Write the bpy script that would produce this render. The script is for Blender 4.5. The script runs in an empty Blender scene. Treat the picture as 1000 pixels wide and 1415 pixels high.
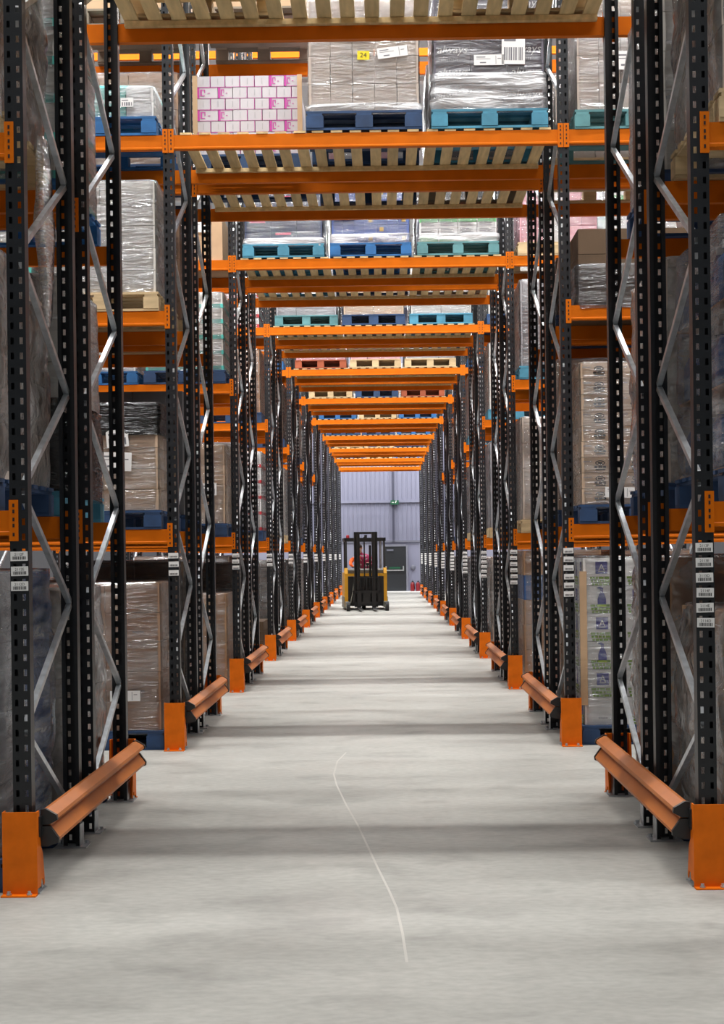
import bpy, math, random
from mathutils import Matrix, Vector, noise

SC = bpy.context.scene
COL = SC.collection

# ------------------------------------------------------------------ camera
F_PX, W_PX, H_PX = 1953.0, 1000.0, 1415.0
CAM = Vector((0.109, 0.0, 1.656))
YAW, ROLL = -0.00638, 0.01266
PX, PY = 517.2, 766.8                       # principal point in photo pixels
fwd = Vector((math.sin(YAW), math.cos(YAW), 0))
rt0 = Vector((math.cos(YAW), -math.sin(YAW), 0))
up0 = Vector((0, 0, 1))
rt = rt0 * math.cos(ROLL) - up0 * math.sin(ROLL)
up = rt0 * math.sin(ROLL) + up0 * math.cos(ROLL)
cd = bpy.data.cameras.new('camera')
cd.sensor_fit = 'AUTO'
cd.sensor_width = 36.0
cd.lens = F_PX / H_PX * 36.0
cd.shift_x = -(PX - 500.0) / H_PX
cd.shift_y = (PY - 707.5) / H_PX
cd.clip_end = 300
cam = bpy.data.objects.new('camera', cd)
COL.objects.link(cam)
cam.matrix_world = Matrix(((rt.x, up.x, -fwd.x, CAM.x), (rt.y, up.y, -fwd.y, CAM.y), (rt.z, up.z, -fwd.z, CAM.z), (0, 0, 0, 1)))
SC.camera = cam


def at(px, py, y):
    """photo pixel -> world point on the plane Y = y"""
    d = rt * ((px - PX) / F_PX) - up * ((py - PY) / F_PX) + fwd
    return CAM + d * (y / d.y)


# ------------------------------------------------------------------ rack grid (metres)
D0, DP, NROW = 6.95, 5.145, 11
CAF, CAR, CBR, CBF = 0.10, 1.19, 1.60, 2.68        # upright centres inside a double row
HALF = 1.70                                         # half width of the tunnel bay, centre of uprights
UW, UD, UH = 0.092, 0.072, 10.3                     # upright width, depth, height
BH = 0.125                                          # beam height
LV = [0.0, 1.90, 3.78, 5.293, 6.80, 8.30, 9.70]     # tops of the beam levels
LAMP_Z = 12.2


def ry(n):
    return D0 + DP * n


# ------------------------------------------------------------------ world, exposure
w = bpy.data.worlds.new('world')
SC.world = w
w.use_nodes = True
w.node_tree.nodes['Background'].inputs[0].default_value = (0.80, 0.90, 1.0, 1)
w.node_tree.nodes['Background'].inputs[1].default_value = 0.04
SC.view_settings.view_transform = 'Standard'
SC.view_settings.look = 'None'
SC.view_settings.exposure = 0.0
SC.view_settings.gamma = 1.0
SC.view_settings.use_curve_mapping = False
SC.cycles.transparent_max_bounces = 24
LAMP_W = 1750.0

rnd = random.Random(7)


# ------------------------------------------------------------------ materials
def lin(h):
    h = h.lstrip('#')
    out = []
    for i in (0, 2, 4):
        c = int(h[i:i + 2], 16) / 255
        out.append(c / 12.92 if c <= 0.04045 else ((c + 0.055) / 1.055) ** 2.4)
    return tuple(out) + (1,)


MATS = {}


def mat(name, col, rough=0.5, metal=0.0, var=0.12, scale=6.0, stretch=(1, 1, 1), bump=0.0, rand=0.0, spec=0.5, bscale=None):
    if name in MATS:
        return MATS[name]
    m = bpy.data.materials.new(name)
    m.use_nodes = True
    nt = m.node_tree
    b = nt.nodes['Principled BSDF']
    b.inputs['Roughness'].default_value = rough
    b.inputs['Metallic'].default_value = metal
    b.inputs['Specular IOR Level'].default_value = spec
    c = lin(col) if isinstance(col, str) else col
    tc = nt.nodes.new('ShaderNodeTexCoord')
    mp = nt.nodes.new('ShaderNodeMapping')
    mp.inputs['Scale'].default_value = stretch
    nt.links.new(tc.outputs['Object'], mp.inputs[0])
    if rand > 0:
        oi = nt.nodes.new('ShaderNodeObjectInfo')
        ml = nt.nodes.new('ShaderNodeMath'); ml.operation = 'MULTIPLY'; ml.inputs[1].default_value = 40
        nt.links.new(oi.outputs['Random'], ml.inputs[0])
        nt.links.new(ml.outputs[0], mp.inputs['Location'])
    nz = nt.nodes.new('ShaderNodeTexNoise')
    nz.inputs['Scale'].default_value = scale
    nz.inputs['Detail'].default_value = 5
    nt.links.new(mp.outputs[0], nz.inputs[0])
    rp = nt.nodes.new('ShaderNodeMapRange')
    rp.inputs[1].default_value = 0.25; rp.inputs[2].default_value = 0.75
    rp.inputs[3].default_value = 1 - var; rp.inputs[4].default_value = 1 + var
    nt.links.new(nz.outputs[0], rp.inputs[0])
    val = rp.outputs[0]
    if rand > 0:
        r2 = nt.nodes.new('ShaderNodeMapRange')
        r2.inputs[3].default_value = 1 - rand; r2.inputs[4].default_value = 1 + rand
        nt.links.new(oi.outputs['Random'], r2.inputs[0])
        mm = nt.nodes.new('ShaderNodeMath'); mm.operation = 'MULTIPLY'
        nt.links.new(val, mm.inputs[0]); nt.links.new(r2.outputs[0], mm.inputs[1])
        val = mm.outputs[0]
    vm = nt.nodes.new('ShaderNodeVectorMath'); vm.operation = 'SCALE'
    vm.inputs[0].default_value = c[:3]
    nt.links.new(val, vm.inputs['Scale'])
    nt.links.new(vm.outputs[0], b.inputs['Base Color'])
    if bump > 0:
        bp = nt.nodes.new('ShaderNodeBump')
        bp.inputs['Strength'].default_value = bump
        bp.inputs['Distance'].default_value = 0.01
        if bscale:
            n2 = nt.nodes.new('ShaderNodeTexNoise'); n2.inputs['Scale'].default_value = bscale
            nt.links.new(mp.outputs[0], n2.inputs[0])
            nt.links.new(n2.outputs[0], bp.inputs['Height'])
        else:
            nt.links.new(nz.outputs[0], bp.inputs['Height'])
        nt.links.new(bp.outputs[0], b.inputs['Normal'])
    MATS[name] = m
    return m


def emit_mat(name, col, s):
    m = bpy.data.materials.new(name)
    m.use_nodes = True
    b = m.node_tree.nodes['Principled BSDF']
    b.inputs['Base Color'].default_value = lin(col)
    b.inputs['Emission Color'].default_value = lin(col)
    b.inputs['Emission Strength'].default_value = s
    MATS[name] = m
    return m


def film_mat(name, col, lo, hi, gloss=0.5, rough=0.13, stretch=(1.5, 1.5, 9.0), tilt=0.25):
    """stretch film: see-through with milky streaks and a wrinkled sheen"""
    m = bpy.data.materials.new(name)
    m.use_nodes = True
    nt = m.node_tree
    nt.nodes.remove(nt.nodes['Principled BSDF'])
    out = nt.nodes['Material Output']
    tc = nt.nodes.new('ShaderNodeTexCoord')
    oi = nt.nodes.new('ShaderNodeObjectInfo')
    ml = nt.nodes.new('ShaderNodeMath'); ml.operation = 'MULTIPLY'; ml.inputs[1].default_value = 30
    nt.links.new(oi.outputs['Random'], ml.inputs[0])
    mp = nt.nodes.new('ShaderNodeMapping')
    mp.inputs['Scale'].default_value = stretch
    mp.inputs['Rotation'].default_value = (tilt, tilt, 0)
    nt.links.new(tc.outputs['Object'], mp.inputs[0])
    nt.links.new(ml.outputs[0], mp.inputs['Location'])
    n1 = nt.nodes.new('ShaderNodeTexNoise')
    n1.inputs['Scale'].default_value = 1.6; n1.inputs['Detail'].default_value = 6; n1.inputs['Distortion'].default_value = 0.6
    nt.links.new(mp.outputs[0], n1.inputs[0])
    mr = nt.nodes.new('ShaderNodeMapRange')
    mr.inputs[1].default_value = 0.40; mr.inputs[2].default_value = 0.72
    mr.inputs[3].default_value = lo; mr.inputs[4].default_value = hi
    nt.links.new(n1.outputs[0], mr.inputs[0])
    n2 = nt.nodes.new('ShaderNodeTexNoise')
    n2.inputs['Scale'].default_value = 3.5; n2.inputs['Detail'].default_value = 4; n2.inputs['Distortion'].default_value = 1.2
    nt.links.new(mp.outputs[0], n2.inputs[0])
    bp = nt.nodes.new('ShaderNodeBump')
    bp.inputs['Strength'].default_value = 0.9; bp.inputs['Distance'].default_value = 0.03
    nt.links.new(n2.outputs[0], bp.inputs['Height'])
    tr = nt.nodes.new('ShaderNodeBsdfTransparent')
    df = nt.nodes.new('ShaderNodeBsdfDiffuse'); df.inputs[0].default_value = lin(col)
    nt.links.new(bp.outputs[0], df.inputs['Normal'])
    mx = nt.nodes.new('ShaderNodeMixShader')
    nt.links.new(mr.outputs[0], mx.inputs[0]); nt.links.new(tr.outputs[0], mx.inputs[1]); nt.links.new(df.outputs[0], mx.inputs[2])
    gl = nt.nodes.new('ShaderNodeBsdfGlossy'); gl.inputs['Roughness'].default_value = rough
    gl.inputs[0].default_value = (0.9, 0.92, 0.95, 1)
    nt.links.new(bp.outputs[0], gl.inputs['Normal'])
    fr = nt.nodes.new('ShaderNodeFresnel'); fr.inputs[0].default_value = 1.45
    nt.links.new(bp.outputs[0], fr.inputs['Normal'])
    fm = nt.nodes.new('ShaderNodeMath'); fm.operation = 'MULTIPLY_ADD'
    fm.inputs[1].default_value = gloss; fm.inputs[2].default_value = 0.05 * gloss
    nt.links.new(fr.outputs[0], fm.inputs[0])
    m2 = nt.nodes.new('ShaderNodeMixShader')
    nt.links.new(fm.outputs[0], m2.inputs[0]); nt.links.new(mx.outputs[0], m2.inputs[1]); nt.links.new(gl.outputs[0], m2.inputs[2])
    nt.links.new(m2.outputs[0], out.inputs[0])
    MATS[name] = m
    return m


mat('upright_paint', (0.011, 0.0128, 0.016, 1), 0.38, var=0.25, scale=12, spec=0.45)
mat('orange_paint', (0.63, 0.142, 0.003, 1), 0.5, var=0.10, scale=5, spec=0.12)
mat('guard_orange', (0.78, 0.165, 0.006, 1), 0.5, var=0.14, scale=9, spec=0.15)
mat('rail_orange', (0.52, 0.155, 0.028, 1), 0.5, var=0.08, scale=7)
mat('galvanised', (0.52, 0.55, 0.58, 1), 0.36, metal=0.8, var=0.22, scale=18)
mat('black_plastic', (0.012, 0.012, 0.013, 1), 0.45)
mat('slot_dark', (0.02, 0.008, 0.003, 1), 0.8)
mat('deck_wood', (0.66, 0.49, 0.25, 1), 0.75, var=0.22, scale=3, stretch=(8, 1, 8), rand=0.14)
mat('pallet_wood', (0.56, 0.42, 0.24, 1), 0.8, var=0.2, scale=4, stretch=(1, 6, 6), rand=0.15)
mat('grey_wood', (0.20, 0.16, 0.12, 1), 0.85, var=0.25, scale=4, rand=0.2)
mat('red_wood', (0.32, 0.075, 0.03, 1), 0.8, var=0.2, scale=4, rand=0.15)
mat('dark_blue', (0.018, 0.052, 0.135, 1), 0.7, var=0.3, scale=7, rand=0.2)
mat('mid_blue', (0.015, 0.12, 0.33, 1), 0.7, var=0.25, scale=7, rand=0.15)
mat('light_blue', (0.06, 0.25, 0.37, 1), 0.7, var=0.25, scale=7, rand=0.15)
mat('teal_blue', (0.09, 0.24, 0.26, 1), 0.7, var=0.25, scale=7, rand=0.15)
for nm, c in dict(brown='#a5836a', beige='#c8af96', greybeige='#c2b5aa', tan='#b38c69', darkbrown='#6d5a4a', silver='#9d9da3', darkgrey='#5a5a5e',
                  white='#dcdcdc', offwhite='#cfcdc8', slate='#6b6773', teal='#57bfb6', navy='#46506f', blue='#4d68ad', deepblue='#2b5a9b', pink='#d8a3ae', crate='#55565a',
                  cardboard='#bfa07f').items():
    mat(nm, c, 0.72, var=0.09, scale=5, rand=0.09)
mat('paper', '#e9e9e9', 0.6, var=0.03)
mat('ink', '#1c1d22', 0.7, var=0.02)
mat('grey_ink', '#75757c', 0.7, var=0.02)
mat('magenta', '#b8409a', 0.6, var=0.05)
mat('logo_blue', '#3b3f94', 0.6, var=0.05)
mat('logo_green', '#7da23d', 0.6, var=0.08)
mat('lime', '#a6c81f', 0.6, var=0.05)
mat('red', '#b92a35', 0.6, var=0.06)
mat('yellow_label', '#e8cf10', 0.6, var=0.03)
mat('gold', '#c9a94c', 0.6, var=0.05)
mat('green_band', '#5fae6d', 0.6, var=0.06)
mat('hotpink', '#e2628c', 0.6, var=0.06)
film_mat('film_light', '#dde1e6', 0.0, 0.24, 0.8, 0.16)
film_mat('film_mid', '#d2d4d8', 0.02, 0.50, 0.9, 0.18)
film_mat('film_heavy', '#c8c6c5', 0.12, 0.78, 1.0, 0.17, stretch=(2.2, 2.2, 2.6), tilt=0.7)
film_mat('film_silver', '#f2f3f6', 0.0, 0.26, 0.8, 0.28, stretch=(0.7, 0.7, 3.5), tilt=0.12)
film_mat('film_dense', '#f2f3f6', 0.12, 0.85, 1.2, 0.25, stretch=(0.8, 0.8, 5), tilt=0.1)
film_mat('film_black', '#070708', 0.97, 1.0, 0.6, 0.18, stretch=(1.5, 1.5, 10))
film_mat('film_grey_dark', '#4c4b4c', 0.45, 0.9, 0.6, 0.2)


# ------------------------------------------------------------------ helpers
def link(name, data, parent=None, loc=(0, 0, 0), rot=None):
    o = bpy.data.objects.new(name, data)
    COL.objects.link(o)
    o.location = loc
    if rot:
        o.rotation_euler = rot
    if parent:
        o.parent = parent
    return o


def tag(o, label, cat, group=None, kind='thing'):
    o['label'] = label
    o['category'] = cat
    o['kind'] = kind
    if group:
        o['group'] = group
    return o


class MB:
    def __init__(self):
        self.v, self.f = [], []

    def box(self, x0, x1, y0, y1, z0, z1):
        b = len(self.v)
        self.v += [(x, y, z) for z in (z0, z1) for y in (y0, y1) for x in (x0, x1)]
        self.f += [tuple(b + i for i in q) for q in ((0, 2, 3, 1), (4, 5, 7, 6), (0, 1, 5, 4), (2, 6, 7, 3), (1, 3, 7, 5), (0, 4, 6, 2))]
        return self

    def quad(self, a, b, c, d):
        n = len(self.v)
        self.v += [a, b, c, d]
        self.f.append((n, n + 1, n + 2, n + 3))
        return self

    def prism(self, pts, vec):
        """closed polygon pts (3D) extruded along vec"""
        n = len(pts); b = len(self.v)
        self.v += [tuple(p) for p in pts] + [tuple(Vector(p) + Vector(vec)) for p in pts]
        self.f.append(tuple(range(b, b + n))[::-1])
        self.f.append(tuple(range(b + n, b + 2 * n)))
        for i in range(n):
            j = (i + 1) % n
            self.f.append((b + i, b + j, b + n + j, b + n + i))
        return self

    def tube(self, p, q, r, n=8, r2=None):
        p, q = Vector(p), Vector(q)
        r2 = r if r2 is None else r2
        ax = (q - p).normalized()
        s = ax.orthogonal().normalized(); t = ax.cross(s)
        b = len(self.v)
        for c, rr in ((p, r), (q, r2)):
            for i in range(n):
                a = 2 * math.pi * i / n
                self.v.append(tuple(c + (s * math.cos(a) + t * math.sin(a)) * rr))
        for i in range(n):
            j = (i + 1) % n
            self.f.append((b + i, b + j, b + n + j, b + n + i))
        self.f.append(tuple(range(b, b + n))[::-1])
        self.f.append(tuple(range(b + n, b + 2 * n)))
        return self

    def bar(self, p, q, wx, wn):
        """rectangular bar p->q lying in the YZ plane: wx across X, wn across the bar"""
        p, q = Vector(p), Vector(q)
        ax = (q - p).normalized()
        nrm = Vector((1, 0, 0)).cross(ax).normalized()
        X = Vector((wx / 2, 0, 0)); N = nrm * wn / 2
        self.prism([p - X - N, p + X - N, p + X + N, p - X + N], q - p)
        return self

    def lathe(self, prof, n=12, c=(0, 0, 0)):
        b = len(self.v)
        for r, z in prof:
            for i in range(n):
                a = 2 * math.pi * i / n
                self.v.append((c[0] + r * math.cos(a), c[1] + r * math.sin(a), c[2] + z))
        for k in range(len(prof) - 1):
            for i in range(n):
                j = (i + 1) % n
                self.f.append((b + k * n + i, b + k * n + j, b + (k + 1) * n + j, b + (k + 1) * n + i))
        self.f.append(tuple(range(b, b + n))[::-1])
        e = b + (len(prof) - 1) * n
        self.f.append(tuple(range(e, e + n)))
        return self

    def mesh(self, name, m, smooth=False):
        me = bpy.data.meshes.new(name)
        me.from_pydata(self.v, [], self.f)
        if m:
            me.materials.append(MATS[m] if isinstance(m, str) else m)
        if smooth:
            me.polygons.foreach_set('use_smooth', [True] * len(me.polygons))
        me.update()
        return me


BOXC = {}


def boxmesh(size, m):
    k = (round(size[0], 4), round(size[1], 4), round(size[2], 4), m)
    if k not in BOXC:
        sx, sy, sz = (s / 2 for s in size)
        BOXC[k] = MB().box(-sx, sx, -sy, sy, -sz, sz).mesh('box', m)
    return BOXC[k]


def box(name, parent, c, size, m, rot=None):
    return link(name, boxmesh(size, m), parent, c, rot)


def textmesh(name, s, size, m, align='CENTER', shear=0.0):
    cu = bpy.data.curves.new(name, 'FONT')
    cu.body = s; cu.size = size; cu.align_x = align; cu.align_y = 'CENTER'
    cu.shear = shear; cu.resolution_u = 2
    t = bpy.data.objects.new('lettering_source', cu)
    COL.objects.link(t)
    dg = bpy.context.evaluated_depsgraph_get()
    me = bpy.data.meshes.new_from_object(t.evaluated_get(dg))
    bpy.data.objects.remove(t); bpy.data.curves.remove(cu)
    # stand upright, facing -Y
    me.transform(Matrix.Rotation(math.pi / 2, 4, 'X'))
    me.materials.clear(); me.materials.append(MATS[m])
    return me


ORD = ['first', 'second', 'third', 'fourth', 'fifth', 'sixth', 'seventh', 'eighth', 'ninth', 'tenth', 'eleventh']
SIDE = {-1: 'left', 1: 'right'}
WALL_Y = 63.0

# ------------------------------------------------------------------ setting
fm = bpy.data.materials.new('concrete'); fm.use_nodes = True
nt = fm.node_tree; b = nt.nodes['Principled BSDF']
tc = nt.nodes.new('ShaderNodeTexCoord')


def tex(scale, stretch, detail=6, dist=0.0):
    mp = nt.nodes.new('ShaderNodeMapping'); mp.inputs['Scale'].default_value = stretch
    nt.links.new(tc.outputs['Object'], mp.inputs[0])
    n = nt.nodes.new('ShaderNodeTexNoise'); n.inputs['Scale'].default_value = scale; n.inputs['Detail'].default_value = detail
    n.inputs['Distortion'].default_value = dist
    nt.links.new(mp.outputs[0], n.inputs[0])
    return n.outputs[0]


def rng(o, a, b_, c, d):
    r = nt.nodes.new('ShaderNodeMapRange')
    for i, v in zip((1, 2, 3, 4), (a, b_, c, d)):
        r.inputs[i].default_value = v
    nt.links.new(o, r.inputs[0])
    return r.outputs[0]


def mul(a, c):
    r = nt.nodes.new('ShaderNodeMath'); r.operation = 'MULTIPLY'
    nt.links.new(a, r.inputs[0]); nt.links.new(c, r.inputs[1])
    return r.outputs[0]


f1 = rng(tex(0.6, (1, 1.4, 1), 9, 0.2), 0.3, 0.7, 0.88, 1.09)
f2 = rng(tex(1.1, (0.7, 1.3, 1), 10, 0.2), 0.3, 0.7, 0.93, 1.06)
f3 = rng(tex(2.2, (0.8, 1.5, 1), 12, 0.3), 0.52, 0.68, 1.0, 0.80)
f4 = rng(tex(22, (0.7, 1.3, 1), 8), 0.3, 0.7, 0.90, 1.09)
fv = mul(mul(f1, f2), mul(f3, f4))
vm = nt.nodes.new('ShaderNodeVectorMath'); vm.operation = 'SCALE'
vm.inputs[0].default_value = (0.400, 0.396, 0.372)
nt.links.new(fv, vm.inputs['Scale']); nt.links.new(vm.outputs[0], b.inputs['Base Color'])
b.inputs['Roughness'].default_value = 0.55
nt.links.new(rng(tex(1.3, (1, 1, 1), 5), 0.3, 0.7, 0.42, 0.68), b.inputs['Roughness'])
b.inputs['Specular IOR Level'].default_value = 0.35
MATS['concrete'] = fm
XW = 9.0
floor = link('floor', MB().box(-XW, XW, -8.0, WALL_Y + 0.6, -0.2, 0.0).mesh('floor', 'concrete'))
floor['kind'] = 'structure'
mat('scuff', '#bcbab4', 0.6, var=0.05)
sc = MB()
path = [(478, 1040), (466, 1052), (461, 1070), (465, 1085), (478, 1112), (494, 1140), (508, 1170), (522, 1200), (537, 1230), (548, 1255), (556, 1290), (562, 1330)]


def ground(px, py):
    d = rt * ((px - PX) / F_PX) - up * ((py - PY) / F_PX) + fwd
    return CAM + d * (-CAM.z / d.z)


gp = [ground(*p) for p in path]
for i in range(len(gp) - 1):
    a, c = gp[i], gp[i + 1]
    sc.quad((a.x - .006, a.y, .0012), (a.x + .006, a.y, .0012), (c.x + .006, c.y, .0012), (c.x - .006, c.y, .0012))
link('tyre_scuff', sc.mesh('tyre_scuff', 'scuff'), floor)

mat('cladding', '#82849a', 0.5, var=0.05, scale=0.6)
mat('cladding_low', '#86879a', 0.55, var=0.05, scale=0.6)
mat('steel_grey', '#6d6f7e', 0.5, var=0.06)
mat('roof_white', '#c9ced3', 0.7, var=0.04)
wl = MB()
wx = -XW
while wx < XW:                                            # trapezoidal sheet, 0.2 m pitch
    p = 0.2
    prof = [(wx, 0), (wx + .145, 0), (wx + .155, -.035), (wx + .19, -.035), (wx + p, 0)]
    for (xa, ya), (xb, yb) in zip(prof, prof[1:]):
        wl.quad((xa, WALL_Y + ya, 2.25), (xb, WALL_Y + yb, 2.25), (xb, WALL_Y + yb, 13.3), (xa, WALL_Y + ya, 13.3))
    wx += p
wl.box(-XW, XW, WALL_Y + 0.002, WALL_Y + 0.25, 0, 13.3)
wall = link('wall_back', wl.mesh('wall_back', 'cladding'))
wall['kind'] = 'structure'
mat('column_grey', '#45475a', .5, var=.04)
zr = at(520, 693, WALL_Y).z
box('wall_rail', wall, (0, WALL_Y - .06, zr), (2 * XW, .1, .12), 'cladding')
xs = at(543, 700, WALL_Y).x
box('wall_column', wall, (xs, WALL_Y - .07, 7.4), (.09, .12, 10.3), 'column_grey')
box('flashing', wall, (0, WALL_Y - .03, 2.25), (2 * XW, .08, .09), 'steel_grey')
box('lower_panel', wall, (-5, WALL_Y - .008, 1.1), (9.9, .02, 2.2), 'cladding_low')
box('lower_panel', wall, (5.6, WALL_Y - .008, 1.1), (7.8, .02, 2.2), 'cladding_low')
box('door_step', floor, (at(560, 822, WALL_Y).x - 0.1, WALL_Y - .45, .015), (3.3, .8, .03), 'paper')
mat('dark_screen', '#2e2f33', 0.6, var=0.05)
for s_, nm in ((-1, 'added_screen_left'), (1, 'added_screen_right')):  # added dark screens closing the sides, where more racking would run on
    sw = link(nm, MB().box(s_ * XW - .1, s_ * XW + .1, -8, WALL_Y + .6, 0, 13.3).mesh(nm, 'dark_screen'))
    sw['kind'] = 'structure'
ceil = link('ceiling', MB().box(-XW, XW, -8, WALL_Y + .6, 13.3, 13.5).mesh('ceiling', 'roof_white'))
ceil['kind'] = 'structure'

# back door
mat('door_dark', '#1d2127', 0.5, var=0.06)
mat('door_trim', '#7c7e8c', 0.5, var=0.04)
mat('sign_dark', '#14573c', .5, var=.03)
pa, pb = at(530, 823, WALL_Y), at(560.5, 755, WALL_Y)
dw, dh = pb.x - pa.x, pb.z
door = link('door_1', None, None, ((pa.x + pb.x) / 2, WALL_Y - .02, 0))
door['kind'] = 'structure'
box('door_leaf', door, (0, -.05, .03 + dh / 2), (dw, .06, dh - .06), 'door_dark')
for s in (-1, 1):
    box('door_jamb', door, (s * (dw / 2 + .045), -.05, dh / 2 + .03), (.08, .12, dh + .06), 'door_trim')
box('door_head', door, (0, -.05, dh + .045), (dw + .0, .12, .09), 'door_trim')
zb = at(545, 788, WALL_Y).z
pbar = box('push_bar', door, (0, -.13, zb), (dw * .78, .05, .05), 'galvanised')
for s in (-1, 1):
    box('bar_bracket', pbar, (s * dw * .38, .02, .08), (.05, .09, .22), 'galvanised')
box('push_sign', door, (0, -.09, zb + .11), (dw * .5, .006, .07), 'sign_dark')
box('closer', door, (-.2, -.11, dh - .16), (.3, .06, .07), 'steel_grey')
es = link('exit_sign', boxmesh((.36, .1, .19), 'sign_dark'), None, (at(545, 694.5, WALL_Y).x, WALL_Y - .19, at(545, 694.5, WALL_Y).z))
tag(es, 'green emergency exit sign box above the dark back door', 'sign')
# running figure pictogram and arrow in white
box('pictogram', es, (.05, -.052, .012), (.034, .004, .08), 'paper', (0, .3, 0))
box('pictogram', es, (.066, -.052, .066), (.034, .004, .034), 'paper')
box('arrow', es, (-.08, -.052, 0), (.1, .004, .028), 'paper')
al = at(570.5, 784, WALL_Y)
fa = link('fire_alarm_point', MB().lathe([(.11, 0), (.12, .03), (.08, .07), (.03, .08)], 14).mesh('alarm', 'steel_grey'), None, (al.x, WALL_Y - .02, al.z), (math.pi / 2, 0, 0))
tag(fa, 'round grey alarm unit on the wall beside the back door', 'alarm')
mat('deep_red', '#7d1a22', .4, var=.05)
for k, px in enumerate((569.5, 577)):
    p = at(px, 818, WALL_Y)
    ex = link('fire_extinguisher', None, None, (p.x, WALL_Y - .50, 0.0))
    link('cylinder', MB().lathe([(.10, 0.0), (.105, .05), (.105, .42), (.08, .50), (.03, .54)], 14).mesh('ext', 'deep_red', True), ex)
    link('valve', MB().lathe([(.03, .54), (.03, .58), (.015, .62)], 8).mesh('extv', 'black_plastic'), ex)
    link('hose', MB().tube((.03, 0, .6), (.13, 0, .45), .015).tube((.13, 0, .45), (.12, 0, .15), .015, 8, .022).mesh('exth', 'black_plastic'), ex)
    tag(ex, ['red fire extinguisher standing nearer the back door', 'red fire extinguisher standing farther from the back door, by the racking'][k], 'extinguisher', 'extinguishers by the back door')
    ex.scale = (.85, .85, .8)

# ------------------------------------------------------------------ lamps over the aisles and added fill lights
mat('lamp_body', '#d8d8d8', 0.5)
for n in range(-2, NROW + 1):  # negative rows are unseen fill lights added to brighten the rack fronts
    yc = ry(n) + 0.06 - 1.1 if n < NROW else ry(10) + 1.9
    t = link('aisle_light', boxmesh((15.0, .22, .09), 'lamp_body'), None, (0, yc, LAMP_Z + .06))
    tag(t, ('white strip light hung over the aisle before the %s rack row' % ORD[n]) if 0 <= n < NROW else ('added unseen fill light over the open floor, %s behind the first aisle' % ('one bay' if n == -1 else 'two bays')) if n < 0 else 'white strip light hung over the strip before the back wall', 'light', 'aisle strip lights')
    for xx in (-5, 0, 5):
        link('hanger', MB().tube((xx, 0, .045), (xx, 0, 13.3 - LAMP_Z - .06), .008, 6).mesh('hanger', 'galvanised'), t)
    ld = bpy.data.lights.new('lamp', 'AREA'); ld.shape = 'RECTANGLE'; ld.size = 14.8; ld.size_y = .2
    ld.energy = LAMP_W * ({0: .72, -1: .15, -2: .15, 11: .40}.get(n, 1.0))
    ld.color = (1.0, 0.985, 0.955)
    link('lamp', ld, t, (0, 0, -.05))

# ------------------------------------------------------------------ racking
PIT = 0.075


def upright_mesh():
    """C section, front face toward -Y with two columns of slots"""
    m = MB()
    x = [-UW / 2, -.0305, -.0145, .0145, .0305, UW / 2]
    y0 = -UD / 2
    nz = int(UH / PIT)
    for i in range(nz):
        a, b_, c = i * PIT, i * PIT + .020, i * PIT + .053
        e = (i + 1) * PIT
        for (z0, z1, holes) in ((a, b_, False), (b_, c, True), (c, e, False)):
            if holes:
                for k in (0, 2, 4):
                    m.quad((x[k], y0, z0), (x[k + 1], y0, z0), (x[k + 1], y0, z1), (x[k], y0, z1))
            else:
                m.quad((x[0], y0, z0), (x[5], y0, z0), (x[5], y0, z1), (x[0], y0, z1))
    t = .003
    zt = nz * PIT
    for s in (-1, 1):
        xo, xi = s * UW / 2, s * (UW / 2 - t)
        m.box(min(xo, xi), max(xo, xi), y0 + .0002, UD / 2, 0, zt)
        xl = s * (UW / 2 - .022)
        m.box(min(xo, xl), max(xo, xl), UD / 2 - t, UD / 2 + .0002, 0, zt)
    return m.mesh('upright', 'upright_paint')


UP = upright_mesh()
FOOT = MB().box(-.09, .09, -.075, .075, 0, .008).box(-.052, -.047, -.05, .05, .008, .13).box(.047, .052, -.05, .05, .008, .13)
for sx in (-1, 1):
    FOOT.tube((sx * .072, .04, .008), (sx * .072, .04, .026), .012, 6)
FOOT = FOOT.mesh('foot_plate', 'galvanised')
BRL = CAR - CAF
BRACE_UP = MB().bar((0, .03, 0), (0, BRL - .03, .58), .030, .030).mesh('brace', 'galvanised')
BRACE_DN = MB().bar((0, .03, .58), (0, BRL - .03, 0), .030, .030).mesh('brace', 'galvanised')
STRUT = MB().bar((0, .0, 0), (0, BRL, 0), .03, .035).mesh('strut', 'galvanised')
TIE = MB().bar((0, 0, 0), (0, CBR - CAR, 0), .03, .03).mesh('row_spacer', 'galvanised')
# location labels
LABW, LABH = .086, .047
LAB = boxmesh((LABW, .0012, LABH), 'paper')
bc = MB(); xx = -.033
r0 = random.Random(3)
while xx < .033:
    ww = r0.choice((.0018, .003, .0042))
    bc.quad((xx, -.0012, -.017), (xx + ww, -.0012, -.017), (xx + ww, -.0012, -.001), (xx, -.0012, -.001))
    xx += ww + r0.choice((.0018, .003))
BARS = bc.mesh('barcode', 'ink')
TXT = {}


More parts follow.
